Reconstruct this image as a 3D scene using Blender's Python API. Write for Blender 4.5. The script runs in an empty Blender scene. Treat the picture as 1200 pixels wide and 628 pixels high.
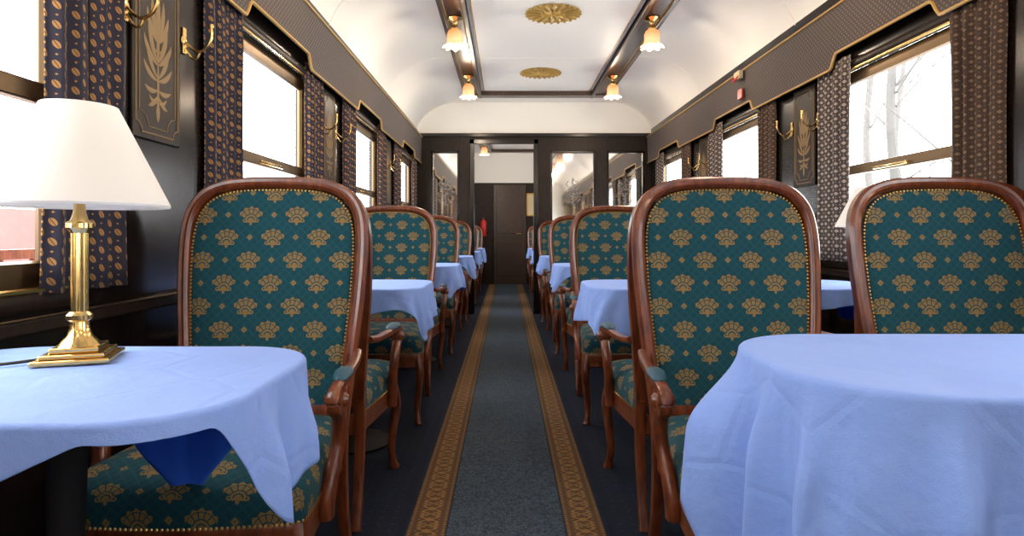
import bpy, bmesh, math, random
from mathutils import Vector, Matrix
random.seed(4)
C=bpy.context.scene.collection
pi=math.pi; sin=math.sin; cos=math.cos

# ------------------------------------------------------------ node helpers
class G:
    def __init__(s,nt): s.nt=nt
    def m(s,op,a,b=None,c=None):
        n=s.nt.nodes.new('ShaderNodeMath'); n.operation=op
        for i,x in enumerate((a,b,c)):
            if x is None: continue
            if isinstance(x,(int,float)): n.inputs[i].default_value=x
            else: s.nt.links.new(x,n.inputs[i])
        return n.outputs[0]
    def add(s,a,b): return s.m('ADD',a,b)
    def sub(s,a,b): return s.m('SUBTRACT',a,b)
    def mul(s,a,b): return s.m('MULTIPLY',a,b)
    def lt(s,a,b): return s.m('LESS_THAN',a,b)
    def gt(s,a,b): return s.m('GREATER_THAN',a,b)
    def mx(s,a,b): return s.m('MAXIMUM',a,b)
    def ab(s,a): return s.m('ABSOLUTE',a)
    def cell(s,a,off): return s.sub(s.m('FRACT',s.add(a,off)),0.5)
    def ell(s,a,b,ca,cb,ra,rb):
        p=s.mul(s.sub(a,ca),1/ra); q=s.mul(s.sub(b,cb),1/rb)
        return s.lt(s.add(s.mul(p,p),s.mul(q,q)),1.)
    def sm(s,a,lo,hi):
        n=s.nt.nodes.new('ShaderNodeMapRange'); n.interpolation_type='SMOOTHSTEP'
        s.nt.links.new(a,n.inputs[0]); n.inputs[1].default_value=lo; n.inputs[2].default_value=hi
        return n.outputs[0]
    def mix(s,f,a,b):
        n=s.nt.nodes.new('ShaderNodeMix'); n.data_type='RGBA'
        if isinstance(f,(int,float)): n.inputs[0].default_value=f
        else: s.nt.links.new(f,n.inputs[0])
        for i,x in ((6,a),(7,b)):
            if isinstance(x,tuple): n.inputs[i].default_value=(*x[:3],1)
            else: s.nt.links.new(x,n.inputs[i])
        return n.outputs[2]
    def noise(s,scale,vec=None,detail=3,stretch=None):
        n=s.nt.nodes.new('ShaderNodeTexNoise'); n.inputs['Scale'].default_value=scale; n.inputs['Detail'].default_value=detail
        if vec is None: vec=s.coord('Object')
        if stretch:
            mp=s.nt.nodes.new('ShaderNodeMapping'); mp.inputs['Scale'].default_value=stretch
            s.nt.links.new(vec,mp.inputs[0]); vec=mp.outputs[0]
        s.nt.links.new(vec,n.inputs['Vector']); return n.outputs['Fac']
    def coord(s,k):
        n=s.nt.nodes.new('ShaderNodeTexCoord'); return n.outputs[k]
    def xyz(s,v):
        n=s.nt.nodes.new('ShaderNodeSeparateXYZ'); s.nt.links.new(v,n.inputs[0]); return n.outputs
def base_mat(name,col=(.5,.5,.5),rough=.5,metal=0,**kw):
    m=bpy.data.materials.new(name); m.use_nodes=True
    b=m.node_tree.nodes['Principled BSDF']
    b.inputs['Base Color'].default_value=(*col,1); b.inputs['Roughness'].default_value=rough; b.inputs['Metallic'].default_value=metal
    for k,v in kw.items():
        b.inputs[k.replace('_',' ')].default_value=v
    m.diffuse_color=(*col,1)
    return m,b,G(m.node_tree)
def bump(g,b,h,strength,dist=.002):
    n=g.nt.nodes.new('ShaderNodeBump'); n.inputs['Strength'].default_value=strength; n.inputs['Distance'].default_value=dist
    g.nt.links.new(h,n.inputs['Height']); g.nt.links.new(n.outputs[0],b.inputs['Normal'])
def setcol(g,b,c): g.nt.links.new(c,b.inputs['Base Color'])

def wood(name,c1,c2,rough=.3,stretch=(6,6,1.2),coat=.4,spec=.5):
    m,b,g=base_mat(name,c1,rough,Coat_Weight=coat,Coat_Roughness=.15)
    b.inputs['Specular IOR Level'].default_value=spec
    n=g.noise(9,None,6,stretch); setcol(g,b,g.mix(g.sm(n,.35,.65),c1,c2))
    return m
def metal(name,c,r=.25,mt=1.0):
    m,b,g=base_mat(name,c,r,mt)
    n=g.noise(40,None,2); 
    g.nt.links.new(g.add(g.mul(n,.12),r-.05),b.inputs['Roughness']); return m

M={}
M['maho']=wood('mahogany_wood',(.075,.015,.004),(.155,.037,.010),.32,coat=.2)
M['door']=wood('warm_brown_door',(.022,.011,.006),(.040,.019,.010),.35,coat=.1)
M['dark']=wood('dark_lacquered_wood',(.006,.004,.0035),(.011,.007,.0055),.22,coat=.1,spec=.3)
M['dark2']=wood('dark_panel_wood',(.011,.007,.0055),(.021,.012,.008),.40,coat=0,spec=.2)
M['beam']=wood('ceiling_beam_wood',(.035,.018,.012),(.065,.034,.021),.32,(6,1,6),coat=.1,spec=.4)
M['brass']=metal('polished_brass',(.78,.53,.20),.2)
M['gold']=metal('gold_paint',(.52,.33,.085),.45,.35)
M['nail']=metal('brass_nailheads',(.42,.26,.08),.4,.6)
M['goldtrim']=base_mat('gold_braid',(.52,.31,.08),.5,.2)[0]
M['inlay']=base_mat('faded_gold_inlay',(.24,.15,.055),.6,.1)[0]
M['bronze']=metal('bronze_frame',(.15,.10,.055),.35)

def upholstery():
    m,b,g=base_mat('teal_palmette_upholstery',(.01,.08,.11),.85,Sheen_Weight=.03)
    b.inputs['Specular IOR Level'].default_value=.2
    uv=g.xyz(g.coord('UV')); P=.139
    U=g.mul(uv[0],1/P); V=g.mul(uv[1],1/P)
    def palm(a,bb):
        aa=g.ab(a); b1=g.mul(g.add(bb,.130),.96); a1=g.mul(aa,1.03)
        r=g.m('SQRT',g.add(g.mul(a1,a1),g.mul(b1,b1)))
        th=g.m('ARCTAN2',a1,b1); c=g.m('COSINE',g.mul(th,13.2))
        o=g.lt(r,g.add(g.mul(c,.018),.290))
        o=g.mul(o,g.gt(r,.150)); o=g.mul(o,g.lt(th,1.19))
        o=g.mul(o,g.mx(g.gt(c,-.80),g.gt(r,.262)))
        o=g.mul(o,g.sub(1.,g.lt(g.ab(g.sub(r,.248)),.007)))
        inner=g.mul(g.mul(g.lt(r,.130),g.gt(r,.090)),g.lt(th,1.3))
        core=g.mul(g.lt(r,.066),g.gt(b1,-.02))
        curl=g.mul(g.ell(aa,bb,.125,-.130,.050,.042),g.sub(1.,g.ell(aa,bb,.130,-.125,.022,.018)))
        bar=g.mul(g.lt(aa,.10),g.lt(g.ab(g.add(bb,.155)),.015))
        foot=g.lt(g.add(g.mul(aa,1.4),g.ab(g.add(bb,.195))),.050)
        return g.mx(g.mx(g.mx(o,inner),core),g.mx(curl,g.mx(bar,foot)))
    a0=g.cell(U,.5); b0=g.cell(V,.5); a1=g.cell(U,0.); b1=g.cell(V,0.)
    mask=g.mx(palm(a0,b0),palm(a1,b1))
    def dia(a,bb):
        d=g.add(g.ab(a),g.ab(bb)); return g.mul(g.lt(d,.068),g.gt(d,.016))
    mask=g.mx(mask,g.mx(dia(a0,b1),dia(a1,b0)))
    wv=g.mul(g.add(g.m('SINE',g.mul(uv[0],2600)),g.m('SINE',g.mul(uv[1],2600))),.12)
    q1=g.lt(g.ab(g.cell(g.mul(g.add(U,V),5.),.5)),.10); q2=g.lt(g.ab(g.cell(g.mul(g.sub(U,V),5.),.5)),.10)
    qu=g.mx(q1,q2)
    base=g.mix(g.noise(220,g.coord('UV'),2),(.0028,.033,.046),(.0052,.047,.062))
    base=g.mix(g.mul(qu,.30),base,(.010,.075,.095))
    n=g.m('MINIMUM',g.mx(g.add(g.noise(300,g.coord('UV'),2),wv),0.),1.)
    gold=g.mix(n,(.110,.070,.024),(.235,.155,.056))
    setcol(g,b,g.mix(mask,base,gold)); bump(g,b,g.add(g.mul(mask,.8),g.add(n,g.mul(qu,-.4))),.4,.001)
    return m
M['uph']=upholstery()
m,b,g=base_mat('plain_teal_pad',(.004,.050,.080),.6,Sheen_Weight=.03); bump(g,b,g.noise(400),.3,.001); M['pad']=m

def curtain_mat(name,base1,mot,P,kind,sz=.17):
    m,b,g=base_mat(name,base1,.85,Sheen_Weight=.03)
    uv=g.xyz(g.coord('UV')); U=g.mul(uv[0],1/P); V=g.mul(uv[1],1/P)
    def leaf(a,bb):
        if kind=='leaf':
            p=g.mul(g.add(a,g.mul(bb,.5)),1/.14); q=g.mul(g.sub(bb,g.mul(a,.5)),1/.25)
            return g.mul(g.lt(g.add(g.mul(p,p),g.mul(q,q)),1.),g.gt(g.ab(p),.12))
        return g.lt(g.add(g.ab(a),g.ab(bb)),sz)
    mask=g.mx(leaf(g.cell(U,.5),g.cell(V,.5)),leaf(g.cell(U,0.),g.cell(V,0.)))
    s=g.mx(g.lt(g.add(g.ab(g.cell(U,0.)),g.ab(g.cell(V,.5))),.06),g.lt(g.add(g.ab(g.cell(U,.5)),g.ab(g.cell(V,0.))),.06))
    setcol(g,b,g.mix(g.mx(mask,s),base1,mot)); return m
M['curt']=curtain_mat('navy_gold_leaf_curtain',(.014,.013,.028),(.34,.17,.045),.047,'leaf')
M['curt2']=curtain_mat('bronze_brown_curtain',(.050,.027,.016),(.20,.13,.078),.036,'dot',.20)
M['curt3']=curtain_mat('silver_brown_curtain',(.060,.045,.040),(.40,.35,.30),.040,'dot',.25)
M['val']=curtain_mat('grey_brown_valance',(.070,.057,.051),(.165,.136,.118),.030,'dot',.24)

m,b,g=base_mat('blue_table_linen',(.30,.40,.78),.9,Sheen_Weight=.05)
w=g.noise(6,None,3); setcol(g,b,g.mix(w,(.225,.365,.78),(.275,.42,.84)))
v=g.nt.nodes.new('ShaderNodeTexVoronoi'); v.feature='DISTANCE_TO_EDGE'; v.inputs['Scale'].default_value=5.5
g.nt.links.new(g.coord('Object'),v.inputs['Vector'])
cre=g.m('MINIMUM',v.outputs[0],.06)
bump(g,b,g.add(g.add(g.mul(g.noise(7,None,5),1.5),g.mul(cre,3.)),g.add(g.mul(g.noise(30,None,3),.3),g.mul(g.noise(500,None,2),.08))),.8,.010)
tl=g.nt.nodes.new('ShaderNodeBsdfTranslucent'); tl.inputs[0].default_value=(.03,.12,.95,1)
ms=g.nt.nodes.new('ShaderNodeMixShader'); ms.inputs[0].default_value=.18
g.nt.links.new(b.outputs[0],ms.inputs[1]); g.nt.links.new(tl.outputs[0],ms.inputs[2]); g.nt.links.new(ms.outputs[0],g.nt.nodes['Material Output'].inputs[0])
M['linen']=m
m2,b,g=base_mat('backlit_blue_underside',(.05,.22,.95),.85)  # light glowing through the cloth, painted in as a brighter, more vivid blue
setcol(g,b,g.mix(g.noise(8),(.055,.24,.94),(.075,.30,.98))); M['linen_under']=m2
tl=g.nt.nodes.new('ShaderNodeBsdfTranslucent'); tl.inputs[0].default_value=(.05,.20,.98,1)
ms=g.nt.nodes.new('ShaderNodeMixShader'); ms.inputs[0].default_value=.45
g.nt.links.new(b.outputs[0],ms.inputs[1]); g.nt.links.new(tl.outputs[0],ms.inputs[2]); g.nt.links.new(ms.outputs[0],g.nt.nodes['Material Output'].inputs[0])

m,b,g=base_mat('cream_ceiling_paint',(.80,.79,.76),.5); setcol(g,b,g.mix(g.noise(1.5),(.91,.885,.815),(.94,.915,.845))); M['white']=m
m,b,g=base_mat('ivory_lampshade',(.90,.885,.84),.85); tl=g.nt.nodes.new('ShaderNodeBsdfTranslucent'); tl.inputs[0].default_value=(.92,.90,.85,1)
bump(g,b,g.noise(200),.2,.001)
ms=g.nt.nodes.new('ShaderNodeMixShader'); ms.inputs[0].default_value=.22
g.nt.links.new(b.outputs[0],ms.inputs[1]); g.nt.links.new(tl.outputs[0],ms.inputs[2]); g.nt.links.new(ms.outputs[0],g.nt.nodes['Material Output'].inputs[0]); M['shade']=m
m,b,g=base_mat('lit_frosted_glass',(.9,.50,.28),.4,Emission_Strength=1.1)
zz=g.xyz(g.coord('Object'))[2]
g.nt.links.new(g.mix(g.sm(zz,-.20,-.11),(1,.52,.26),(1,.22,.04)),b.inputs['Emission Color']); M['tulip']=m
m,b,g=base_mat('mirror_glass',(.92,.93,.94),.04,1.0); M['mirror']=m
M['etch']=base_mat('etched_white_glass',(.30,.31,.32),.5)[0]
M['bulb']=base_mat('frosted_bulb',(.8,.8,.75),.4)[0]
M['red']=base_mat('red_enamel',(.5,.02,.015),.35)[0]
M['black']=base_mat('black_plastic',(.01,.01,.01),.4)[0]
M['matte']=base_mat('matte_black_wood',(.006,.005,.005),.8)[0]
M['paper']=base_mat('cream_paper',(.6,.5,.3),.7)[0]
# glass
m=bpy.data.materials.new('window_glass'); m.use_nodes=True; nt=m.node_tree; nt.nodes.clear()
o=nt.nodes.new('ShaderNodeOutputMaterial'); t=nt.nodes.new('ShaderNodeBsdfTransparent'); gl=nt.nodes.new('ShaderNodeBsdfGlossy'); gl.inputs['Roughness'].default_value=.02
mxs=nt.nodes.new('ShaderNodeMixShader'); mxs.inputs[0].default_value=.06
nt.links.new(t.outputs[0],mxs.inputs[1]); nt.links.new(gl.outputs[0],mxs.inputs[2]); nt.links.new(mxs.outputs[0],o.inputs[0]); M['glass']=m
# floor carpet
m,b,g=base_mat('dark_navy_carpet',(.012,.016,.026),.95)
b.inputs['Specular IOR Level'].default_value=.2
p=g.xyz(g.coord('Object')); 
dots=g.lt(g.add(g.ab(g.cell(g.mul(p[0],22),.0)),g.ab(g.cell(g.mul(p[1],22),0.))),.14)
setcol(g,b,g.mix(dots,g.mix(g.noise(180),(.005,.008,.018),(.012,.018,.034)),(.020,.028,.048))); bump(g,b,g.noise(300),.6,.003); M['carpet']=m
m,b,g=base_mat('runner_weave',(.05,.07,.08),.9)
b.inputs['Specular IOR Level'].default_value=.2
p=g.xyz(g.coord('Object')); ax=g.ab(p[0]); Y=p[1]
n=g.noise(170,None,4); n2=g.noise(60,None,3)
cen=g.mix(g.sm(g.add(g.mul(n,.7),g.mul(n2,.3)),.36,.64),(.014,.026,.041),(.056,.080,.110))
xx=g.mul(g.sub(ax,.262),1/.068)
yy=g.mul(Y,1/.080)
wave=g.mul(g.m('SINE',g.mul(yy,2*pi)),.42)
vine=g.lt(g.ab(g.sub(xx,wave)),.085)
vine2=g.lt(g.ab(g.add(xx,wave)),.085)
ca=g.mul(g.cell(yy,.0),1.25); cb=xx
ros=g.lt(g.add(g.mul(ca,ca),g.mul(cb,cb)),.035)
cc=g.mul(g.cell(yy,.5),1.25)
ros2=g.lt(g.add(g.ab(cc),g.ab(g.sub(g.ab(xx),.42))),.14)
c3=g.lt(g.add(g.ab(g.cell(g.mul(yy,3.),0.)),g.ab(g.cell(g.mul(xx,3.),0.))),.2)
edge=g.mul(g.gt(g.ab(xx),.74),g.lt(g.ab(xx),.88)); 
dsh=g.gt(g.m('SINE',g.mul(yy,10*pi)),.0)
msk=g.mx(g.mx(g.mx(vine,vine2),g.mx(ros2,g.mul(c3,.6))),g.mx(ros,g.mul(edge,g.mul(dsh,.7))))
bord=g.mix(g.mul(msk,.85),g.mix(n,(.052,.029,.016),(.105,.058,.028)),g.mix(n,(.155,.088,.032),(.29,.17,.060)))
bord=g.mix(g.gt(g.ab(xx),.93),bord,(.008,.013,.030))
setcol(g,b,g.mix(g.gt(ax,.194),cen,bord)); bump(g,b,n,.6,.003); M['runner']=m

# ------------------------------------------------------------ mesh helpers
class MB:
    def __init__(s): s.v=[];s.f=[];s.mi=[];s.uv={}
    def add(s,vs,fs,mi=0,uv=None):
        o=len(s.v); s.v+= [tuple(v) for v in vs]
        for f in fs: s.f.append(tuple(i+o for i in f)); s.mi.append(mi)
        if uv:
            for i,u in enumerate(uv): s.uv[o+i]=u
        return s
    def box(s,x0,x1,y0,y1,z0,z1,mi=0):
        v=[(x,y,z) for x in (x0,x1) for y in (y0,y1) for z in (z0,z1)]
        return s.add(v,[(0,1,3,2),(4,6,7,5),(0,4,5,1),(2,3,7,6),(0,2,6,4),(1,5,7,3)],mi)
    def obj(s,name,mats,parent=None,smooth=True,bev=0,norm=True,angle=40,loc=None):
        me=bpy.data.meshes.new(name); me.from_pydata(s.v,[],s.f)
        if not isinstance(mats,(list,tuple)): mats=[mats]
        for m in mats: me.materials.append(m)
        me.polygons.foreach_set('material_index',s.mi)
        if s.uv:
            l=me.uv_layers.new(name='UVMap')
            for lp in me.loops: l.data[lp.index].uv=s.uv.get(lp.vertex_index,(0,0))
        if norm:
            bm=bmesh.new(); bm.from_mesh(me); bmesh.ops.recalc_face_normals(bm,faces=bm.faces); bm.to_mesh(me); bm.free()
        if smooth:
            me.shade_smooth(); me.set_sharp_from_angle(angle=math.radians(angle))
        ob=bpy.data.objects.new(name,me); C.objects.link(ob)
        if bev:
            md=ob.modifiers.new('bevel','BEVEL'); md.width=bev; md.segments=2; md.limit_method='ANGLE'
        if parent: ob.parent=parent
        if loc: ob.location=loc
        return ob
def cr(pts,n=8,closed=False):
    P=[Vector(p) for p in pts]; out=[]; N=len(P)
    rng=range(N) if closed else range(N-1)
    for i in rng:
        if closed: a,b_,c,d=P[i-1],P[i],P[(i+1)%N],P[(i+2)%N]
        else: a=P[max(i-1,0)];b_=P[i];c=P[i+1];d=P[min(i+2,N-1)]
        for k in range(n):
            t=k/n; out.append(.5*((2*b_)+(c-a)*t+(2*a-5*b_+4*c-d)*t*t+(3*b_-a-3*c+d)*t**3))
    if not closed: out.append(P[-1].copy())
    return out
def circ(r,n=10,r2=None,pw=1):
    r2=r2 or r; o=[]
    for i in range(n):
        a=2*pi*i/n; c,s_=cos(a),sin(a)
        o.append((r*math.copysign(abs(c)**pw,c), r2*math.copysign(abs(s_)**pw,s_)))
    return o
def sweep(mb,path,prof,B=(0,0,1),closed=False,scale=None,mi=0):
    path=[Vector(p) for p in path]; N=len(path); K=len(prof); B=Vector(B); vs=[];fs=[]
    for i,p in enumerate(path):
        if closed: T=path[(i+1)%N]-path[i-1]
        else: T=path[min(i+1,N-1)]-path[max(i-1,0)]
        T.normalize(); b=B-T*B.dot(T)
        if b.length<1e-3: b=Vector((0,1,0))-T*T.y
        b.normalize(); s=T.cross(b)
        sc=scale[i] if scale else 1
        for (u,w) in prof: vs.append(p+s*(u*sc)+b*(w*sc))
    R=N if closed else N-1
    for i in range(R):
        for k in range(K):
            a=i*K+k;b2=i*K+(k+1)%K;c=((i+1)%N)*K+(k+1)%K;d=((i+1)%N)*K+k
            fs.append((a,b2,c,d))
    if not closed: fs.append(tuple(range(K))[::-1]); fs.append(tuple((N-1)*K+k for k in range(K)))
    mb.add(vs,fs,mi)
def lathe(mb,prof,c=(0,0,0),n=24,axis='z',mi=0,cap=True):
    vs=[];fs=[];K=len(prof)
    for i in range(n):
        a=2*pi*i/n
        for (r,h) in prof:
            if axis=='z': q=(r*cos(a),r*sin(a),h)
            elif axis=='x': q=(h,r*cos(a),r*sin(a))
            else: q=(r*cos(a),h,r*sin(a))
            vs.append((c[0]+q[0],c[1]+q[1],c[2]+q[2]))
    for i in range(n):
        for k in range(K-1):
            a=i*K+k;b2=((i+1)%n)*K+k; fs.append((a,b2,b2+1,a+1))
    if cap:
        fs.append(tuple(i*K for i in range(n))[::-1]); fs.append(tuple(i*K+K-1 for i in range(n)))
    mb.add(vs,fs,mi)
def empty(name,loc=(0,0,0),rz=0,**kw):
    e=bpy.data.objects.new(name,None); e.location=loc; e.rotation_euler=(0,0,rz); e.empty_display_size=.1; C.objects.link(e)
    for k,v in kw.items(): e[k]=v
    return e
def tag(o,**kw):
    for k,v in kw.items(): o[k]=v
    return o
def copy_thing(root,loc,rz=None,scale=None):
    r=root.copy(); r.location=loc
    if rz is not None: r.rotation_euler=(0,0,rz)
    if scale: r.scale=scale
    C.objects.link(r)
    done=set()
    def rec(a,b):
        for ch in a.children:
            if ch.name in done: continue
            c=ch.copy(); C.objects.link(c); c.parent=b; done.add(c.name); rec(ch,c)
    rec(root,r); return r
def leaf(mb,base,ang,L,W,bend,plane,mi=0,n=10,th=.002):
    vs=[];fs=[];u,v=base;a=ang
    for i in range(n+1):
        t=i/n; w=W*(sin(pi*min(1,max(0,t*.93+.05)))**.8)
        nx,nv=-sin(a),cos(a)
        vs.append(plane(u+nx*w,v+nv*w,th*.3)); vs.append(plane(u,v,th*2)); vs.append(plane(u-nx*w,v-nv*w,th*.3))
        u+=cos(a)*L/n; v+=sin(a)*L/n; a+=bend/n
    for i in range(n):
        for k in (0,1): q=i*3+k; fs.append((q,q+1,q+4,q+3))
    mb.add(vs,fs,mi)

# ------------------------------------------------------------ constants
XL,XR=-1.10,1.80; CX=.35; HC=2.62; Y0,Y1=-3.64,12.0; YB=7.40
WB,WT=.82,1.87
piers=[1.90+1.82*k for k in range(-3,6)]
wins=[p+.91 for p in piers if p+.91<11.5]

# ------------------------------------------------------------ room shell
f=MB().box(XL-.1,XR+.1,Y0-.1,Y1+.1,-.06,0).obj('floor',M['carpet'],smooth=False); tag(f,kind='structure')
r=MB().box(-.34,.34,Y0+.3,Y1-.25,0.0,.008).obj('carpet_runner',M['runner'],smooth=False); tag(r,label='long blue-grey aisle runner with gold patterned borders',category='carpet')

def wall(side):
    xi=XL if side<0 else XR; xo=xi+side*.09; a,b2=sorted((xi,xo)); mb=MB()
    mb.box(a,b2,Y0,Y1,0,WB); mb.box(a,b2,Y0,Y1,WT,2.3)
    e=[Y0]
    for w in wins: e+=[w-.56,w+.56]
    e.append(Y1)
    for i in range(0,len(e),2): mb.box(a,b2,e[i],e[i+1],WB,WT)
    for w in wins:
        for (y0,y1) in ((w-.5,w-.04),(w+.04,w+.5)):
            path=[(xi-side*.004,y0,.2),(xi-side*.004,y1,.2),(xi-side*.004,y1,.66),(xi-side*.004,y0,.66)]
            pp=[]
            for i in range(4):
                p=Vector(path[i]);q=Vector(path[(i+1)%4])
                for k in range(4): pp.append(p.lerp(q,.03+.94*k/3))
            sweep(mb,pp,circ(.008,6),(1,0,0),True)
    o=mb.obj('wall_left' if side<0 else 'wall_right',M['dark'],smooth=False); tag(o,kind='structure')
    s=-side
    x0,x1=sorted((xi,xi+s*.035)); ld=MB().box(x0,x1,Y0,Y1,.755,.79).obj('trim_1' if side<0 else 'trim_2',M['dark2'],bev=.006); tag(ld,kind='structure')
    mb=MB(); sweep(mb,[(xi+s*.037,Y0,.792),(xi+s*.037,YB-.02,.792)],circ(.003,6)); o=mb.obj('trim_3' if side<0 else 'trim_4',M['bronze']); tag(o,kind='structure')
    x0,x1=sorted((xi,xi+s*.02)); o=MB().box(x0,x1,Y0,YB-.03,0,.12).obj('baseboard_left' if side<0 else 'baseboard_right',M['dark2'],bev=.004); tag(o,kind='structure')
wall(-1); wall(1)

def rrect(hy,z0,z1,r,x,yc,n=6):
    out=[]
    for (cy,cz,a0) in ((hy-r,z1-r,0),(-hy+r,z1-r,90),(-hy+r,z0+r,180),(hy-r,z0+r,270)):
        for i in range(n+1):
            a=math.radians(a0+90*i/n); out.append((x,yc+cy+r*cos(a),cz+r*sin(a)))
    return out
def window(side):
    s=-side
    mb=MB(); sweep(mb,rrect(.55,WB+.005,WT-.008,.03,0+s*.0,0),[(-.022,-.03),(.022,-.03),(.022,.010),(.012,.018),(-.012,.018),(-.022,.010)] if s>0 else [(-.022,-.010),(-.012,-.018),(.012,-.018),(.022,-.010),(.022,.03),(-.022,.03)],(1,0,0),True)
    root=mb.obj('window_1',M['dark2']); root['kind']='structure'
    mb=MB(); sweep(mb,rrect(.524,WB+.031,WT-.034,.03,s*.012,0),circ(.007,6),(1,0,0),True); mb.obj('bead',M['brass'],root)
    mb=MB(); sweep(mb,rrect(.490,WB+.062,WT-.067,.03,-s*.03,0),circ(.036,8,.016,.5),(1,0,0),True)
    mb.obj('sash',M['bronze'],root)
    mb=MB(); mb.box(-s*.03-.016,-s*.03+.016,-.47,.47,1.295,1.345); mb.obj('rail',M['bronze'],root,bev=.005)
    mb=MB(); sweep(mb,[(-s*.005,-.12,1.31),(s*.01,-.1,1.305),(s*.01,.1,1.305),(-s*.005,.12,1.31)],circ(.007,8)); mb.obj('handle',M['brass'],root)
    mb=MB(); mb.add([(-s*.034,-.47,WB+.05),(-s*.034,.47,WB+.05),(-s*.034,.47,WT-.05),(-s*.034,-.47,WT-.05)],[(0,1,2,3)]); mb.obj('glass',M['glass'],root,norm=False,smooth=False)
    return root
n=1
for side in (-1,1):
    rw=window(side); xi=XL if side<0 else XR
    for i,w in enumerate(wins):
        if i==0: rw.location=(xi,w,0); o=rw
        else: o=copy_thing(rw,(xi,w,0))
        o.name='window_%d'%n; n+=1
        L=bpy.data.lights.new('portal','AREA'); L.shape='RECTANGLE'; L.size=1.04; L.size_y=1.04; L.cycles.is_portal=True
        lo=bpy.data.objects.new('window_portal',L); C.objects.link(lo); lo.location=(xi+side*.12,w,1.36)
        lo.rotation_euler=(0,math.radians(90)*side,0)

# ceiling
prof=[]
for i in range(13):
    t=pi/2*i/12; prof.append((CX+.95+.52*cos(t),2.17+.45*sin(t)))
pr=prof+[(2*CX-x,z) for x,z in reversed(prof)]
mb=MB(); K=len(pr); vs=[];fs=[]
for y in (Y0-.05,Y1+.05):
    for (x,z) in pr: vs.append((x,y,z))
    for (x,z) in pr: vs.append((x,y,z+.05))
for k in range(K-1):
    fs+=[(k,k+1,2*K+k+1,2*K+k),(K+k,3*K+k,3*K+k+1,K+k+1)]
fs+=[(0,2*K,3*K,K),(K-1,2*K-1,4*K-1,3*K-1)]
mb.add(vs,fs); o=mb.obj('ceiling',M['white'],angle=60); tag(o,kind='structure')
tn=5
for p in piers[1:7]:
    mb=MB(); sweep(mb,[(x*(1)+ (0),p,z-.001) for x,z in pr],circ(.004,6),(0,1,0)); o=mb.obj('trim_%d'%tn,M['white']); tn+=1; tag(o,kind='structure')
def beamset(y0,y1):
    global tn
    mb=MB()
    for (a,b2) in ((-.48,-.28),(.98,1.18)):
        mb.box(a,b2,y0,y1,HC-.035,HC+.01)
        mb.box(a,a+.035,y0,y1,HC-.055,HC); mb.box(b2-.035,b2,y0,y1,HC-.055,HC)
    mb.box(-.48,1.18,y1-.14,y1,HC-.05,HC+.01); mb.box(-.48,1.18,y0,y0+.14,HC-.05,HC+.01)
    o=mb.obj('trim_%d'%tn,M['beam'],bev=.005); tn+=1; tag(o,kind='structure')
    mb=MB()
    for x in (-.439,-.321,1.021,1.139): sweep(mb,[(x,y0+.15,HC-.037),(x,y1-.15,HC-.037)],circ(.004,6))
    for x in (-.25,.95): sweep(mb,[(x,y0+.16,HC-.002),(x,y1-.16,HC-.002)],circ(.005,6))
    o=mb.obj('trim_%d'%tn,M['goldtrim']); tn+=1; tag(o,kind='structure')
beamset(-3.4,6.95); beamset(7.7,11.6)

# end bulkhead with opening and mirrors
mb=MB(); t0,t1=YB,YB+.08
cols=[(XL,-.93),(-.58,-.42),(.37,.55),(1.11,1.25),(1.72,XR)]
for a,b2 in cols: mb.box(a,b2,t0,t1,0,2.22)
for a,b2 in ((-.93,-.58),(.55,1.11),(1.25,1.72)):
    mb.box(a,b2,t0,t1,0,.85); mb.box(a,b2,t0,t1,2.02,2.22); mb.box(a,b2,t0+.045,t1,.85,2.02)
mb.box(-.42,.37,t0,t1,2.13,2.22)
o=mb.obj('wall_end',M['dark2'],smooth=False,bev=.003); tag(o,kind='structure')
mb=MB(); mb.box(XL-.02,XR+.02,t0+.01,t1-.01,2.22,2.66); o=mb.obj('wall_end_top',M['white'],smooth=False); tag(o,kind='structure')
mb=MB(); mb.box(XL,XR,t0-.025,t0,2.19,2.235); o=mb.obj('trim_%d'%tn,M['dark'],bev=.005); tn+=1; tag(o,kind='structure')
mb=MB()
for x in (-.42,.37): mb.box(x-.03,x+.03,t0-.02,t0,0,2.16)
mb.box(-.45,.40,t0-.02,t0,2.10,2.16); o=mb.obj('door_1',M['dark'],bev=.006); tag(o,kind='structure')
for i,(a,b2) in enumerate(((-.93,-.58),(.55,1.11),(1.25,1.72))):
    e=empty('wall_mirror',((a+b2)/2,t0+.04,.85),label='tall dark-framed mirror panel with etched ornament on the bulkhead',category='mirror',group='bulkhead mirrors')
    h=(b2-a)/2
    MB().box(-h,h,-.006,.004,0,1.17).obj('mirror_glass',M['mirror'],e,smooth=False)
    mb=MB()
    for (x0,x1,z0,z1) in ((-h,-h+.025,0,1.17),(h-.025,h,0,1.17),(-h,h,0,.025),(-h,h,1.145,1.17)): mb.box(x0,x1,-.04,-.005,z0,z1)
    mb.obj('mirror_frame',M['dark'],e,bev=.004)
    mb=MB(); pl=lambda u,v,hh:(u,-.008-hh,v+.66)
    rnm=random.Random(5)
    for s in (-1,1):
        for q in range(26):
            a=rnm.uniform(0,pi); rr=.11*math.sqrt(rnm.random()); u=s*rr*sin(a)*.95; v=rr*cos(a)*1.5
            for k2 in range(4): leaf(mb,(u,v),k2*pi/2+q,.014,.0035,0,pl,n=3)
    leaf(mb,(0,.05),pi/2,.14,.004,0,pl); leaf(mb,(0,0),-pi/2,.17,.006,0,pl)
    mb.obj('etched_ornament',M['etch'],e)
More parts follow.
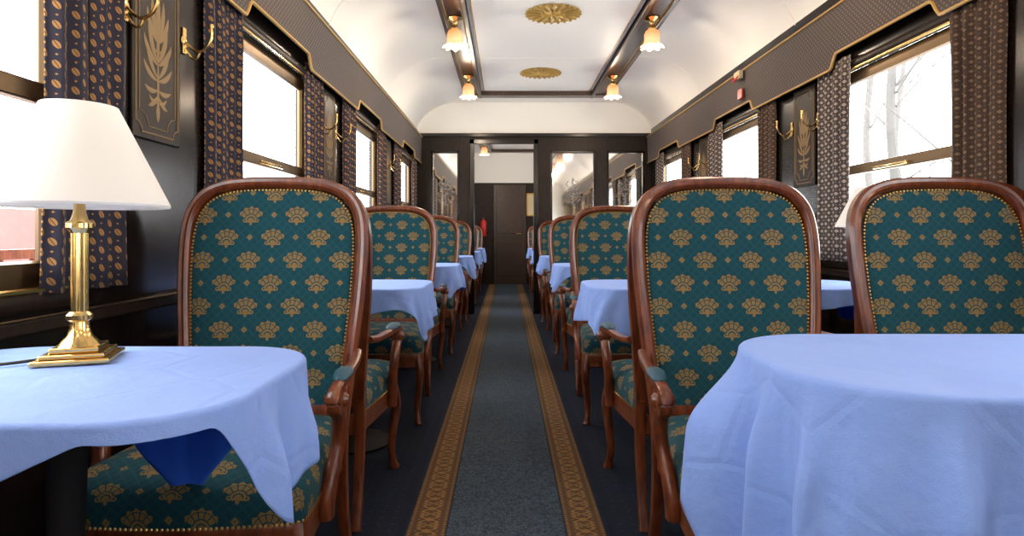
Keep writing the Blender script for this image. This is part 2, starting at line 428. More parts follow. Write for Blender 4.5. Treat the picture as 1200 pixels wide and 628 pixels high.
# far wall of the next saloon
mb=MB(); mb.box(XL,XR,Y1,Y1+.08,0,2.02,0); mb.box(XL-.02,XR+.02,Y1,Y1+.08,2.02,2.66,1); o=mb.obj('wall_far',[M['dark2'],M['white']],smooth=False); tag(o,kind='structure')
e=MB().box(-.25,.40,Y1-.045,Y1,0,1.98).obj('door_2',M['door'],bev=.006); tag(e,kind='structure')
MB().box(-.19,.34,Y1-.055,Y1-.04,.15,.85).obj('panel',M['door'],e,bev=.005)
MB().box(-.19,.34,Y1-.055,Y1-.04,1.0,1.85).obj('panel',M['door'],e,bev=.005)
mb=MB(); sweep(mb,[(.30,Y1-.05,1.0),(.30,Y1-.09,1.0),(.2,Y1-.09,1.0)],circ(.01,8)); mb.obj('handle',M['brass'],e)
e=empty('framed_picture',(.54,Y1-.02,1.58),label='small gold-framed picture on the far wood wall',category='picture')
MB().box(-.1,.1,-.01,.0,-.2,.2).obj('picture',M['paper'],e,smooth=False)
mb=MB()
for q in ((-.13,-.1,-.23,.23),(.1,.13,-.23,.23),(-.13,.13,-.23,-.2),(-.13,.13,.2,.23)): mb.box(q[0],q[1],-.03,.02,q[2],q[3])
mb.obj('frame',M['gold'],e,bev=.004)
e=empty('fire_extinguisher',(-.45,Y1-.1,.95),label='red fire extinguisher mounted on the far wall',category='fire extinguisher')
mb=MB(); lathe(mb,[(.05,0),(.065,.02),(.065,.27),(.05,.31),(.02,.33),(.02,.36)]); mb.obj('cylinder',M['red'],e)
mb=MB(); mb.box(-.015,.015,-.07,.02,.36,.385); sweep(mb,cr([(.02,0,.36),(.08,-.02,.33),(.085,-.02,.2),(.075,0,.08)],5),circ(.01,6)); mb.obj('valve_and_hose',M['black'],e)
MB().box(-.04,.04,.06,.10,.1,.3).obj('bracket',M['black'],e)
o=MB().box(XL,XR,Y0-.08,Y0,0,1.0,0).box(XL,XR,Y0-.08,Y0,1.0,2.66,1).obj('wall_rear',[M['dark2'],M['white']],smooth=False); tag(o,kind='structure')  # unseen rear wall; cream upper part added to brighten the mirror reflections

# ------------------------------------------------------------ valances
def valance(side):
    xi=(XL+.05) if side<0 else (XR-.05); s=-side
    n=int((YB-.03-Y0)/.02)
    def bot(y):
        d=min(abs(y-p) for p in piers)
        t=min(1,max(0,(d-.50)/.06)); t=t*t*(3-2*t)
        return 1.862+.075*t
    Z=2.185; mb=MB(); vs=[];fs=[];uv=[]
    for i in range(n+1):
        y=Y0+.0+i*(YB-.03-Y0)/n; zb=bot(y)
        for (x,z) in ((xi+s*.0,zb),(xi+s*.012,Z),(xi-s*.006,Z),(xi-s*.006,zb)):
            vs.append((x,y,z)); uv.append((y,z))
    for i in range(n):
        for k in range(4): fs.append((i*4+k,i*4+(k+1)%4,(i+1)*4+(k+1)%4,(i+1)*4+k))
    mb.add(vs,fs,0,uv); o=mb.obj('valance',M['val'])
    tag(o,label='grey-brown patterned fabric valance with gold braid above the windows',category='valance')
    mb=MB(); sweep(mb,[(xi+s*.004,Y0+i*(YB-.03-Y0)/n,bot(Y0+i*(YB-.03-Y0)/n)+.004) for i in range(n+1)],circ(.0075,6),(1,0,0))
    sweep(mb,[(xi+s*.016,Y0,Z),(xi+s*.016,YB-.03,Z)],circ(.007,6)); mb.obj('gold_braid',M['goldtrim'],o)
valance(-1); valance(1)

# curtains
def curtain(mat,seed,w=.32,ztop=1.91,zbot=.84):
    rnd=random.Random(seed); NU=90; NZ=14; vs=[];fs=[];uv=[]
    ph=[rnd.random()*6 for _ in range(4)]
    for j in range(NZ+1):
        t=j/NZ; z=zbot+(ztop-zbot)*t; ww=w*(1-.10*sin(pi*t))
        A=1-.6*max(0,(t-.85)/.15)
        for i in range(NU+1):
            u=i/NU
            a=A*(.012*sin(u*2*pi*4+ph[0]+.3*sin(t*3+ph[1]))+.003*sin(u*2*pi*9+ph[2]+t))
            vs.append((a,(u-.5)*ww,z)); uv.append((u*w*1.25,z))
    for j in range(NZ):
        for i in range(NU): q=j*(NU+1)+i; fs.append((q,q+1,q+NU+2,q+NU+1))
    mb=MB(); mb.add(vs,fs,0,uv); o=mb.obj('curtain',mat,norm=False,angle=180)
    md=o.modifiers.new('t','SOLIDIFY'); md.thickness=.003
    return o
for side in (-1,1):
    x=(XL+.027) if side<0 else (XR-.027)
    src=[curtain(M['curt'],1+side),curtain(M['curt'],7+side)] if side<0 else [curtain(M['curt3'],2),curtain(M['curt2'],8,w=.28)]
    for pi_,p in enumerate(piers[1:7]):
        for k,dy in enumerate((-.35,.40) if side<0 else (-.49,.36)):
            y=p+dy
            if y>YB-.2: continue
            o=src[k] if pi_==0 else src[k].copy()
            if pi_: C.objects.link(o)
            o.location=(x,y,0)
            tag(o,label='dark navy curtain with gold leaf pattern hanging beside window' if side<0 else ('silvery brown curtain with pale diamond pattern hanging beside window' if k==0 else 'bronze-brown curtain with small diamond pattern hanging beside window'),category='curtain',group='window curtains')

# inlaid panels + coat hooks
def inlay_panel():
    root=MB().box(-.010,.0,-.128,.128,1.27,1.86).obj('inlaid_panel',M['dark2'],bev=.003)
    tag(root,label='dark lacquered wall panel with gold border and floral inlay',category='wall panel',group='inlaid wall panels')
    mb=MB()
    for (h,z0,z1,r) in ((.112,1.29,1.84,.03),(.095,1.31,1.82,.045)):
        pts=[]
        for (cy,cz,a0) in ((h,z1,270),(-h,z1,0),(-h,z0,90),(h,z0,180)):
            pts+= [(-.0105,cy+r*cos(math.radians(a0-90*i/5)),cz+r*sin(math.radians(a0-90*i/5))) for i in range(6)][::1]
        sweep(mb,pts,circ(.0016 if h<.11 else .0024,5),(1,0,0),True)
    mb.obj('gold_border',M['inlay'],root)
    mb=MB(); pl=lambda u,v,h:(-.0105-h*.3,u,v+1.49)
    leaf(mb,(0,.10),pi/2,.15,.013,0,pl); leaf(mb,(0,.02),pi/2,.12,.008,0,pl)
    for s in (-1,1):
        for (v,a,L,W,b) in ((.10,1.15,.13,.011,1.0),(.09,.75,.11,.010,1.4),(.03,.95,.13,.011,1.2),(.02,.5,.11,.010,1.6),(-.02,.75,.11,.009,1.3),(-.03,.2,.09,.009,1.9),(-.06,-.4,.07,.008,2.2),(-.08,-1.0,.06,.008,1.6),(-.10,-.1,.05,.006,2.4),(.06,.2,.06,.007,2.4)):
            leaf(mb,(s*.004,v),pi/2-s*(pi/2-a),L,W,s*b*.5,pl)
    leaf(mb,(0,.04),-pi/2,.19,.006,0,pl); leaf(mb,(0,-.1),-pi/2,.06,.010,0,pl)
    mb.obj('floral_inlay',M['inlay'],root); return root
def coat_hook():
    mb=MB(); 
    lathe(mb,[(.0,0),(.018,0),(.020,-.004),(.014,-.008),(.0,-.009)],(0,0,1.64),14,'x',cap=False)
    mb.box(-.007,0,-.010,.010,1.595,1.685); root=mb.obj('coat_hook',M['brass'],bev=.003)
    tag(root,label='curved brass double coat hook mounted on window pier',category='coat hook',group='brass coat hooks')
    mb=MB(); sweep(mb,cr([(-.007,0,1.635),(-.045,0,1.605),(-.078,0,1.615),(-.096,0,1.65),(-.096,0,1.685)],6),circ(.005,8),(0,1,0)); lathe(mb,[(0,-.009),(.007,-.006),(.009,0),(.007,.006),(0,.009)],(-.096,0,1.69),10,cap=False); mb.obj('upper_hook',M['brass'],root)
    mb=MB(); sweep(mb,cr([(-.007,0,1.615),(-.026,0,1.585),(-.045,0,1.578),(-.056,0,1.597)],6),circ(.0042,8),(0,1,0)); lathe(mb,[(0,-.008),(.007,0),(0,.008)],(-.057,0,1.601),10,cap=False); mb.obj('lower_hook',M['brass'],root)
    return root
ip=inlay_panel(); ch=coat_hook(); first=True
for side in (-1,1):
    x=XL if side<0 else XR; rz=pi if side<0 else 0; off=-.03 if side<0 else -.13
    for p in piers[1:6]:
        if first: ip.location=(x,p+off,0); ip.rotation_euler=(0,0,rz)
        else: copy_thing(ip,(x,p+off,0),rz)
        for d in (-.150,.165):
            if first: ch.location=(x,p+d+off,0); ch.rotation_euler=(0,0,rz); first=False
            else: copy_thing(ch,(x,p+d+off,0),rz)

# ------------------------------------------------------------ ceiling fittings
def medallion():
    mb=MB(); lathe(mb,[(.0,0),(.20,0),(.21,-.006),(.195,-.010),(.18,-.006),(.0,-.005)],(0,0,0),40,cap=False)
    pl=lambda u,v,h:(u,v,-.006-h)
    for k in range(16): leaf(mb,(.09*cos(k*pi/8),.09*sin(k*pi/8)),k*pi/8,.10,.017,0,pl,th=.005)
    for k in range(12): leaf(mb,(.02*cos(k*pi/6+.1),.02*sin(k*pi/6+.1)),k*pi/6+.1,.075,.014,0,pl,th=.007)
    lathe(mb,[(0,-.03),(.018,-.024),(.026,-.006)],(0,0,0),16,cap=False)
    for k in range(24):
        a=k*pi/12; lathe(mb,[(0,-.02),(.012,-.012),(.012,-.004)],(.205*cos(a),.205*sin(a),0),8,cap=False)
    o=mb.obj('ceiling_medallion',M['gold']); tag(o,label='round gilded filigree rosette on white ceiling',category='ceiling rosette',group='ceiling rosettes'); return o
md=medallion(); md.scale=(.97,.90,1); LY=[6.04,4.42,2.80,1.18,-.44,-2.06]
for i,y in enumerate(LY+[9.0]):
    o=md if i==0 else md.copy()
    if i: C.objects.link(o)
    o.location=(CX,y,HC)
def ceil_lamp():
    e=empty('ceiling_lamp',label='brass ceiling lamp with frosted tulip glass shade, lit',category='ceiling lamp',group='ceiling lamps')
    mb=MB(); lathe(mb,[(0,0),(.055,0),(.058,-.008),(.045,-.018),(.024,-.03),(.014,-.045),(.014,-.055),(.024,-.062),(.03,-.078),(.026,-.092),(0,-.094)],n=20); mb.obj('brass_mount',M['brass'],e)
    vs=[];fs=[];P=[(.024,-.085),(.046,-.10),(.057,-.125),(.056,-.15),(.054,-.172),(.064,-.197),(.084,-.215)];n=32
    for i in range(n):
        a=2*pi*i/n
        for j,(r_,h) in enumerate(P):
            k=max(0,(j-2)/4); rr=r_*(1+.10*k*cos(8*a)); vs.append((rr*cos(a),rr*sin(a),h-.008*k*cos(8*a)))
    K=len(P)
    for i in range(n):
        for k in range(K-1): fs.append((i*K+k,((i+1)%n)*K+k,((i+1)%n)*K+k+1,i*K+k+1))
    mb=MB(); mb.add(vs,fs); mb.obj('glass_shade',M['tulip'],e)
    L=bpy.data.lights.new('lamp_light','POINT'); L.energy=13; L.color=(1,.84,.65); L.shadow_soft_size=.03
    lo=bpy.data.objects.new('lamp_light',L); C.objects.link(lo); lo.parent=e; lo.location=(0,0,-.25)
    return e
cl=ceil_lamp(); first=True
for x in (-.38,1.08):
    for y in LY+[8.6,10.4]:
        if first: cl.location=(x,y,HC-.035); first=False
        else: copy_thing(cl,(x,y,HC-.035))
e=empty('emergency_brake',(XR-.085,4.4,2.05),label='small red emergency brake handle on the valance',category='emergency brake')
MB().box(-.02,.012,-.05,.05,.07,.13).obj('housing',M['paper'],e,bev=.004)
mb=MB(); sweep(mb,[(-.02,-.035,.09),(-.04,-.035,.06),(-.04,.035,.06),(-.02,.035,.09)],circ(.006,6)); mb.obj('pull_handle',M['red'],e)
MB().box(.005,.018,-.04,.04,-.07,.0).obj('red_plate',M['red'],e,bev=.002)

# ------------------------------------------------------------ chair
def build_chair():
    e=empty('dining_chair',label='mahogany armchair upholstered in teal fabric with gold palmettes',category='chair',group='dining armchairs')
    ang=math.radians(8.5); y0,z0=.23,.42; KX=.945; DZ=-.032
    def bp(u,w,h=0):
        return (u*KX, y0+w*sin(ang)-h*cos(ang), z0+w*cos(ang)+h*sin(ang))
    half=[(0,.748),(.10,.746),(.18,.737),(.245,.711),(.286,.660),(.301,.585),(.300,.48),(.292,.37),(.279,.25),(.266,.13),(.257,.04),(.252,-.06)]
    rt=cr([(a,b,0) for a,b in half],5)
    full=[(-p.x,p.y) for p in reversed(rt)][:-1]+[(p.x,p.y) for p in rt]
    prof=[(-.018,-.017),(.018,-.017),(.019,.010),(.011,.020),(.002,.018),(-.006,.023),(-.013,.019),(-.018,.010)]
    Bv=Vector((0,-cos(ang),sin(ang)))
    mb=MB(); path=[bp(u*(1-.02/.3),w-.02) for u,w in full]
    sweep(mb,path,[(-a,b) for a,b in prof],Bv)
    sweep(mb,[bp(-.245,.045),bp(.245,.045)],circ(.02,8,.016,.6),Bv)
    mb.obj('back_frame',M['maho'],e)
    inner=[(u*(1-.040/.3),w-.038) for u,w in full if w>.075]
    zb=inner[-1][1]
    inner=inner+[(inner[-1][0]*(1-2*k/12),zb-.005) for k in range(0,13)]
    cen=Vector((0,.38))
    mb=MB(); vs=[];fs=[];uv=[];rings=[(1.0,-.004),(.985,.007),(.955,.012),(.90,.0145),(.8,.016),(.6,.017),(.4,.0175),(.2,.0178)]
    N=len(inner)
    for s,h in rings:
        for (u,w) in inner:
            q=cen+(Vector((u,w))-cen)*s; vs.append(bp(q.x,q.y,h)); uv.append((q.x*KX,q.y))
    vs.append(bp(cen.x,cen.y,.018)); uv.append(tuple(cen))
    for r_ in range(len(rings)-1):
        for i in range(N): fs.append((r_*N+i,r_*N+(i+1)%N,(r_+1)*N+(i+1)%N,(r_+1)*N+i))
    for i in range(N): fs.append(((len(rings)-1)*N+i,(len(rings)-1)*N+(i+1)%N,len(vs)-1))
    mb.add(vs,fs,0,uv)
    vs=[];uv=[]
    for (s,h) in ((1,-.006),(.95,-.014)):
        for (u,w) in inner:
            q=cen+(Vector((u,w))-cen)*s; vs.append(bp(q.x,q.y,h)); uv.append((q.x,q.y))
    vs.append(bp(0,.38,-.015)); uv.append((0,.38)); fs=[]
    for i in range(N): fs+= [(i,(i+1)%N,N+(i+1)%N,N+i),(N+i,N+(i+1)%N,2*N)]
    mb.add(vs,fs,0,uv)
    mb.obj('backrest',M['uph'],e,norm=False,angle=180)
    def nails(mb,pts,sp,nr,nrm):
        acc=0;P=[Vector(p) for p in pts]; nrm=Vector(nrm)
        for i in range(len(P)):
            a=P[i];b_=P[(i+1)%len(P)];L=(b_-a).length
            while acc<L and L>0:
                c=a.lerp(b_,acc/L); n_=nrm if nrm.length>0 else Vector((c.x*.25,c.y+.02,0)).normalized()
                t=(b_-a).normalized(); s=n_.cross(t).normalized()
                vs=[c+(t*cos(k*pi/3)+s*sin(k*pi/3))*nr for k in range(6)]+[c+n_*nr*.7+(t*cos(k*pi/3)+s*sin(k*pi/3))*nr*.55 for k in range(6)]
                fs=[(k,(k+1)%6,6+(k+1)%6,6+k) for k in range(6)]+[tuple(range(6,12))]
                mb.add(vs,fs); acc+=sp
            acc-=L
    mb=MB(); nails(mb,[bp(cen.x+(u-cen.x)*.985,cen.y+(w-cen.y)*.985,.009) for u,w in inner],.0110,.0040,Bv)
    o=mb.obj('back_nail_trim',M['nail'],e,smooth=False); o['kind']='stuff'
    ctrl=[(-.20,-.272),(0,-.285),(.20,-.272),(.262,-.260),(.283,-.225),(.270,-.05),(.248,.15),(.237,.222),(.15,.235),(-.15,.235),(-.237,.222),(-.248,.15),(-.270,-.05),(-.283,-.225),(-.262,-.260)]
    so=[(p.x,p.y) for p in cr([(a*KX,b,0) for a,b in ctrl],5,True)]
    N=len(so); nm=[]
    for i in range(N):
        t=(Vector(so[(i+1)%N])-Vector(so[i-1])).normalized(); nm.append(Vector((t.y,-t.x)))
    mb=MB(); vs=[];fs=[];R=[(-.05,.33),(-.006,.325),(.002,.332),(.0,.37),(.004,.385),(.0,.397),(-.05,.398)]
    for d,z in R:
        for i,(x,y) in enumerate(so): vs.append((x+nm[i].x*d,y+nm[i].y*d,z+DZ))
    for r_ in range(len(R)-1):
        for i in range(N): fs.append((r_*N+i,r_*N+(i+1)%N,(r_+1)*N+(i+1)%N,(r_+1)*N+i))
    fs.append(tuple(range(N))); mb.add(vs,fs); mb.obj('seat_rail',M['maho'],e)
    mb=MB(); vs=[];fs=[];uv=[];R=[(1.0,.396),(1.012,.42),(1.01,.445),(.985,.466),(.93,.482),(.8,.496),(.6,.506),(.35,.51),(.15,.511)]
    for s,z in R:
        for i,(x,y) in enumerate(so):
            vs.append((x*s,y*s,z+DZ)); d=max(0,.48-z); uv.append((x*s+nm[i].x*d,y*s+nm[i].y*d))
    vs.append((0,0,.511+DZ)); uv.append((0,0))
    for r_ in range(len(R)-1):
        for i in range(N): fs.append((r_*N+i,r_*N+(i+1)%N,(r_+1)*N+(i+1)%N,(r_+1)*N+i))
    for i in range(N): fs.append(((len(R)-1)*N+i,(len(R)-1)*N+(i+1)%N,len(vs)-1))
    mb.add(vs,fs,0,uv); mb.obj('seat',M['uph'],e,angle=180)
    mb=MB(); nails(mb,[(so[i][0]+nm[i].x*.003,so[i][1]+nm[i].y*.003,.400+DZ) for i in range(N)],.0110,.0042,(0,0,0))
    o=mb.obj('seat_nail_trim',M['nail'],e,smooth=False); o['kind']='stuff'
    kx=lambda L:[(x*.955,y,z) for (x,y,z) in L]
    for s in (-1,1):
        mb=MB(); ar=cr([bp(.280,.210),(.277,.18,.618),(.286,.08,.616),(.294,-.01,.617),(.297,-.075,.614),(.297,-.117,.599),(.296,-.121,.570),(.295,-.098,.555)],6)
        sc=[.85+.22*i/len(ar) for i in range(len(ar))]
        sweep(mb,[(s*p[0],p[1],p[2]) for p in ar],circ(.0165,10,.014,.8),(0,0,1),scale=sc)
        lathe(mb,[(0,-.029),(.010,-.029),(.013,-.025),(.016,-.023),(.018,-.018),(.028,-.017),(.031,0),(.028,.017),(.018,.018),(.016,.023),(.013,.025),(.010,.029),(0,.029)],(s*.296,-.092,.583),20,'x',cap=False)
        su=cr([(.296,-.085,.56),(.294,-.060,.52),(.290,-.052,.475),(.284,-.064,.43),(.279,-.085,.39),(.274,-.10,.34),(.271,-.10,.305)],6)
        sweep(mb,[(s*p[0],p[1],p[2]) for p in su],circ(.0175,10,.021,.8),(0,1,0),scale=[1.0+.30*abs(i/len(su)-.35) for i in range(len(su))])
        mb.obj('armrest',M['maho'],e)
        mb=MB(); pd=cr([(.290,.040,.627),(.293,.0,.631),(.296,-.04,.631),(.297,-.08,.625)],6)
        n=len(pd); sweep(mb,[(s*p[0],p[1],p[2]) for p in pd],circ(.023,12,.013),(0,0,1),scale=[max(.12,sin(pi*(i+.3)/(n-.4))**.4) for i in range(n)])
        o=mb.obj('arm_pad',M['pad'],e); o['label']='plain teal padded arm cushion'
        mb=MB(); lg=cr(kx([(.255,-.235,.355),(.268,-.250,.30),(.272,-.258,.25),(.262,-.246,.16),(.256,-.240,.08),(.262,-.250,.03),(.266,-.258,.0)]),6); n=len(lg)
        sweep(mb,[(s*p[0],p[1],p[2]) for p in lg],circ(.024,10,.024,.85),(0,1,0),scale=[(1.15-.55*math.sin(min(1,i/n*1.15)*pi/2)+(.35 if i>n-7 else 0)*((i-(n-7))/7)) for i in range(n)])
        mb.obj('leg',M['maho'],e)
        mb=MB(); lg=cr([bp(.238,.0)]+kx([(.238,.226,.38),(.238,.226,.28),(.238,.245,.15),(.240,.290,.0)]),6); n=len(lg)
        sweep(mb,[(s*p[0],p[1],p[2]) for p in lg],circ(.020,8,.020,.6),(0,1,0),scale=[1.05-.25*i/n for i in range(n)])
        mb.obj('leg',M['maho'],e)
    return e
ch0=build_chair(); first=True
LX,AX,BX=-.705,.672,1.338
rows=[1.90,3.72,5.54,7.37,9.20,11.0]
rnd=random.Random(9)
for ri,c in enumerate(rows):
    for x in (LX,AX,BX):
        if ri>=4 and x==BX: continue
        for face in (0,1):
            if face and ri==3: continue
            if face and ri==5: continue
            y=c-.375 if face==0 else c+.365
            rz=(0 if face==0 else pi)+(rnd.uniform(-.012,.012) if ri else 0)
            xx_=x
            if face: xx_={LX:LX-.02,AX:AX+.012,BX:BX+.10}[x]
            if ri==0 and x==LX and face==0: rz=.02
            if first: ch0.location=(xx_,y,0); ch0.rotation_euler=(0,0,rz); first=False
            else: copy_thing(ch0,(xx_,y,0),rz)

# ------------------------------------------------------------ tables
ZT=.745
def outline(hx,hy,r,n=200):
    pts=[]
    segs=[('l',(hx,-hy+r),(hx,hy-r)),('a',(hx-r,hy-r),0),('l',(hx-r,hy),(-hx+r,hy)),('a',(-hx+r,hy-r),90),('l',(-hx,hy-r),(-hx,-hy+r)),('a',(-hx+r,-hy+r),180),('l',(-hx+r,-hy),(hx-r,-hy)),('a',(hx-r,-hy+r),270)]
    for s in segs:
        if s[0]=='l':
            a=Vector(s[1]);b_=Vector(s[2]);L=(b_-a).length;k=max(2,int(L/.008)); nn=Vector(((b_-a).y,-(b_-a).x)).normalized()
            for i in range(k): pts.append((a.lerp(b_,i/k),nn))
        else:
            k=max(4,int(r*pi/2/.007))
            for i in range(k):
                t=math.radians(s[2]+90*i/k); d=Vector((cos(t),sin(t))); pts.append((Vector(s[1])+d*r,d))
    return pts
def table(cx,cy,hx,hy,label,r=.12):
    e=empty('dining_table',(cx,cy,0),label=label,category='table',group='dining tables')
    o=outline(hx-.006,hy-.006,r); N=len(o); mb=MB(); vs=[];fs=[]
    for (d,z) in ((.02,ZT-.028),(0,ZT-.022),(0,ZT-.006),(.006,ZT)):
        for p,nn in o: vs.append((p.x-nn.x*d,p.y-nn.y*d,z))
    for k in range(3):
        for i in range(N): fs.append((k*N+i,k*N+(i+1)%N,(k+1)*N+(i+1)%N,(k+1)*N+i))
    fs+= [tuple(range(N))[::-1],tuple(range(3*N,4*N))]; mb.add(vs,fs); mb.obj('tabletop',M['maho'],e)
    mb=MB(); lathe(mb,[(.03,.04),(.045,.06),(.03,.12),(.024,.4),(.030,.62),(.06,ZT-.028)],n=20); mb.obj('pedestal',M['matte'],e)
    mb=MB(); lathe(mb,[(.15,0),(.16,.012),(.13,.03),(.06,.045),(.03,.06)],n=28); mb.obj('base',M['matte'],e)
    return e
def cloth(cx,cy,hx,hy,r,rot,H,seed,label,flare=.10,amp=.018,caps=(.02,.5),far=None,extra=None,fold=.17,q2f=.30,bulge=None):
    rn=random.Random(seed); o=outline(hx,hy,r); N=len(o); ca,sa=cos(rot),sin(rot)
    E=[(Vector((ca,sa)),H[0]),(Vector((-sa,ca)),H[1]),(Vector((-ca,-sa)),H[2]),(Vector((sa,-ca)),H[3])]
    D=[]
    for p,nn in o:
        d=9
        for ev,h in E:
            c=ev.dot(nn)
            if c>.05: d=min(d,(h-ev.dot(p))/c)
            elif ev.dot(p)>h: d=0
        wxx=cx+p.x
        d=max(caps[0],min(caps[1],d))
        if nn.y>.6 and far is not None: d=min(d,far)
        if extra: d=extra(p,nn,d)
        if wxx<XL+.06 or wxx>XR-.06: d=min(d,.03)
        D.append(d)
    for _ in range(2): D=[(D[i-1]+2*D[i]+D[(i+1)%N])/4 for i in range(N)]
    s=[0]
    for i in range(1,N): s.append(s[-1]+(o[i][0]-o[i-1][0]).length)
    ph=[rn.random()*6 for _ in range(4)]; zt=ZT+.004
    mb=MB(); vs=[];fs=[]
    tops=[.15,.35,.55,.75,.9,.97]
    for t in tops:
        for p,nn in o: vs.append((p.x*t,p.y*t,zt+.001*sin(p.x*t*23+ph[0])*sin(p.y*t*19+ph[1])))
    nd=30; L=s[-1]
    for j in range(nd+1):
        t=j/nd
        for i,(p,nn) in enumerate(o):
            d=D[i]*(t**1.35); rr=.008
            a=min(d/rr,pi/2); ox=rr*sin(a); oz=rr*(1-cos(a)) if d<rr*pi/2 else rr+(d-rr*pi/2)
            k=d
            q1=sin(pi*round(L/fold)*s[i]/L+ph[0]+1.1*sin(2*pi*2*s[i]/L+ph[1])+.4*t)
            q2=sin(2*pi*round(L/(fold*.47))*s[i]/L+ph[2]+1.2*sin(5*t+ph[3]))
            w_=(1-2*abs(q1)**.8)*.9+q2f*q2
            corner=1+1.0*min(1,4*abs(nn.x*nn.y))
            fl=flare*k*(.6+corner*.3)+amp*corner*(w_+.35)*min(1,k/.16)**1.2
            if bulge: fl+=bulge(p,nn,k)
            fl=max(fl,-.003)
            x=p.x+nn.x*(ox+fl); y=p.y+nn.y*(ox+fl)
            x=max(x,XL+.045-cx); x=min(x,XR-.045-cx)
            vs.append((x,y,zt-oz))
    R=len(tops)+nd+1
    for k in range(R-1):
        for i in range(N): fs.append((k*N+i,k*N+(i+1)%N,(k+1)*N+(i+1)%N,(k+1)*N+i))
    fs.append(tuple(range(N))); mb.add(vs,fs); 
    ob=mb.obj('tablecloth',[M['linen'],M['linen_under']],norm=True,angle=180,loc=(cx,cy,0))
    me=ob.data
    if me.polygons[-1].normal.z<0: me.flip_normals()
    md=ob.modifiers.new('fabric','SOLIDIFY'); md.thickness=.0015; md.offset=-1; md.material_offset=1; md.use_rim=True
    tag(ob,label=label,category='tablecloth',group='table linens'); return ob
def g_(x,c,w): return math.exp(-((x-c)/w)**2)
def exl(p,nn,d):
    if nn.y>.55: return max(.18,.345-1.25*abs(p.x-.05))         # pointed corner hanging over the seat side
    if nn.x>.15 and p.x>0:                                      # aisle side: second pointed corner
        return max(.032,.225-1.8*max(0,-.065-p.y)-.30*max(0,p.y+.065))
    return d
def bll(p,nn,k):
    t=min(1,max(0,(k-.01)/.15)); t=t*t*(3-2*t)
    return t*(.030*g_(p.y,-.06,.03)-.012*g_(p.y,.0,.03)+.030*g_(p.y,.09,.025)) if nn.x>.2 else 0
table(-.725,.985,.345,.25,'small wooden pedestal table under a blue cloth',.15)
cloth(-.725,.985,.345,.25,.15,math.radians(25),(.478,.60,.50,.340),3,'light blue cotton cloth draped askew over lamp table',caps=(.030,.25),amp=.008,fold=.17,flare=.07,extra=exl,bulge=bll)
table(1.12,1.12,.64,.27,'wide wooden pedestal table under a blue cloth',.2)
def ex(p,nn,d):
    if nn.x<-.25 and p.x<0 and nn.y<.75:
        d=min(.50,max(.19,.21+1.9*(.15-p.y)))
        if p.y<-.18: d=.50-2.2*(-.18-p.y)
    return d
def bl(p,nn,k):
    t=min(1,max(0,(k-.012)/.17)); t=t*t*(3-2*t)
    out=0
    if p.x<0 and nn.x<-.1:
        w=max(0,-nn.x-.1)/.9
        out+=w*.095*t*min(1,max(0,(p.y+.01)/.10))
        out+=t*(.040*g_(p.y,-.155,.018)-.026*g_(p.y,-.105,.022)+.032*g_(p.y,-.045,.018)-.018*g_(p.y,.005,.022))
    if nn.y<-.4:
        x=p.x
        out+=t*(.040*g_(x,-.475,.022)-.016*g_(x,-.42,.03)+.040*g_(x,-.335,.022)-.014*g_(x,-.26,.03)+.036*g_(x,-.17,.025)-.012*g_(x,-.10,.03)+.034*g_(x,.02,.022))
    return out
cloth(1.12,1.12,.64,.27,.22,math.radians(-2),(.9,.5,1.02,.50),5,'light blue cotton cloth hanging in deep folds over table',far=.12,caps=(.02,.50),amp=.004,flare=.06,extra=ex,fold=.27,q2f=.2,bulge=bl)
for k,yc in enumerate((2.81,4.63,6.45,8.29,10.1)):
    table(-.70,yc,.33,.27,'small wooden pedestal table under a blue cloth',.13)
    cloth(-.70,yc,.33,.27,.13,math.radians((12,-8,9,5,7)[k]),(.50,.5,.5,.40),20+k,'light blue cotton cloth draped over small dining table',far=.12,caps=(.02,.24),amp=.014)
    table(1.04,yc,.66,.27,'wide wooden pedestal table under a blue cloth',.13)
    cloth(1.04,yc,.66,.27,.13,math.radians((8,-6,4,6,5)[k]),(.9,.5,.83,.40),30+k,'light blue cotton cloth draped over wide dining table',far=.12,caps=(.02,.20),amp=.014)

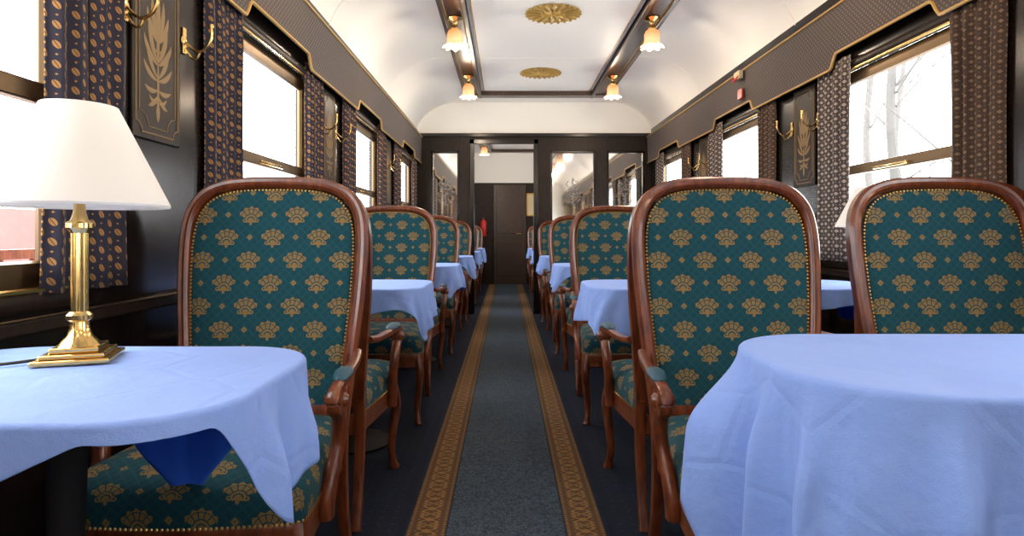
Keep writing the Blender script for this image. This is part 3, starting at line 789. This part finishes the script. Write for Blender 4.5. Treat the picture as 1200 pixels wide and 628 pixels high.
# table lamps
def table_lamp():
    e=empty('table_lamp',label='brass table lamp with ivory empire shade',category='lamp',group='table lamps')
    mb=MB(); mb.box(-.060,.060,-.060,.060,0,.009); mb.box(-.050,.050,-.050,.050,.009,.017); mb.box(-.038,.038,-.038,.038,.017,.027); mb.obj('base',M['brass'],e,smooth=False,bev=.003)
    mb=MB(); lathe(mb,[(.034,.027),(.029,.034),(.020,.044),(.016,.058),(.015,.070),(.021,.074),(.021,.082),(.015,.088)],n=24)
    n=36; vs=[];fs=[];Z=[.088,.10,.225,.232]
    for z in Z:
        for i in range(n):
            a=2*pi*i/n; r_=.0135*(1-.10*(i%3==0)); vs.append((r_*cos(a),r_*sin(a),z))
    for k in range(len(Z)-1):
        for i in range(n): fs.append((k*n+i,k*n+(i+1)%n,(k+1)*n+(i+1)%n,(k+1)*n+i))
    mb.add(vs,fs)
    lathe(mb,[(.015,.232),(.018,.238),(.022,.242),(.022,.250),(.014,.256),(.010,.27),(.009,.285),(.009,.318),(.020,.322),(.024,.33),(.019,.338),(.010,.342),(.010,.395)],n=24); mb.obj('stem',M['brass'],e)
    mb=MB(); lathe(mb,[(.146,.280),(.147,.284),(.061,.466),(.059,.466),(.144,.284),(.143,.280)],n=48,cap=False)
    mb.obj('lamp_shade',M['shade'],e,angle=30)
    mb=MB(); lathe(mb,[(.012,.39),(.02,.405),(.03,.425),(.022,.45),(0,.458)],n=16); mb.obj('bulb',M['bulb'],e)
    mb=MB()
    for a in (0,2.09,4.19): sweep(mb,[(.01*cos(a),.01*sin(a),.335),(.09*cos(a),.09*sin(a),.34),(.138*cos(a),.138*sin(a),.295)],circ(.002,5))
    mb.obj('shade_carrier',M['brass'],e)
    return e
tl_=table_lamp(); tl_.location=(-.785,1.10,ZT+.006); tl_.rotation_euler=(0,0,.35)
mb=MB(); sweep(mb,cr([(-.05,-.01,.006),(-.12,-.03,.004),(-.18,.0,.004),(-.23,.02,.004),(-.25,.03,.004)],6),circ(.003,6)); mb.obj('cord',M['black'],tl_)
l2=table_lamp(); l2.location=(1.60,2.62,ZT+.006); l2.scale=(.95,.95,.94)

# ------------------------------------------------------------ outside
m,b,g=base_mat('pale_bounce_ground',(.8,.8,.8),.9); setcol(g,b,g.mix(g.noise(.8),(.78,.78,.78),(.88,.88,.88)))  # ground made extra pale to bounce daylight up through the windows onto the ceiling
o=MB().box(-30,30,-20,35,-1.3,-1.2).obj('ground',m,smooth=False); tag(o,kind='structure')
m,b,g=base_mat('faded_red_paint',(.2,.07,.06),.7); setcol(g,b,g.mix(g.noise(2),(.13,.045,.038),(.19,.08,.07)))
mb=MB(); mb.box(-7.2,-7,-4,18,-1.2,1.35); o=mb.obj('station_wall',m,smooth=False); tag(o,label='faded red wall beside the track',category='wall')
mb=MB()
for y in [-3+.35*k for k in range(38)]: mb.box(-4.03,-3.99,y,y+.04,-1.2,.78)
mb.box(-4.05,-3.97,-3.2,10,.78,.86); mb.box(-4.05,-3.97,-3.2,10,-.1,-.04); o=mb.obj('platform_fence',M['maho'],smooth=False); tag(o,label='reddish platform fence with vertical bars',category='fence')
m,b,g=base_mat('pale_grey_bark',(.2,.19,.18),.9); setcol(g,b,g.mix(g.noise(5),(.065,.062,.058),(.090,.085,.08)))
for k,(x,y) in enumerate(((6.0,7.6),(8.5,9.0),(9.5,14.5),(-7.5,12),(7.0,11.5),(5.6,8.6))):
    rn=random.Random(k); mb=MB(); sweep(mb,cr([(0,0,-1.2),(.1,.05,1),(0,.1,3),(.2,0,5.5)],5),circ(.10,8),(0,1,0),scale=[1-.035*i for i in range(16)])
    for q in range(8):
        z=rn.uniform(.6,4.5); a=rn.uniform(0,6.28); L=rn.uniform(1,2.2)
        sweep(mb,cr([(0.05,.05,z),(L*.4*cos(a),L*.4*sin(a),z+.5),(L*cos(a),L*sin(a),z+1.2)],4),circ(.020,5),(0,1,0.1),scale=[1-.08*i for i in range(9)])
    o=mb.obj('bare_tree',m); o.location=(x,y,0); tag(o,label='bare leafless tree seen through window',category='tree')

# ------------------------------------------------------------ world and camera
w=bpy.data.worlds.new('World'); bpy.context.scene.world=w; w.use_nodes=True
bg=w.node_tree.nodes['Background']; bg.inputs[0].default_value=(.98,.985,1,1); bg.inputs[1].default_value=11.4
cam=bpy.data.cameras.new('camera'); co=bpy.data.objects.new('camera',cam); C.objects.link(co)
co.location=(0,0,.98); co.rotation_euler=(pi/2,0,0); cam.sensor_width=36; cam.lens=21.0; cam.shift_x=7/1200; cam.shift_y=-39/1200; cam.clip_start=.02
bpy.context.scene.camera=co
bpy.context.scene.view_settings.view_transform='Standard'
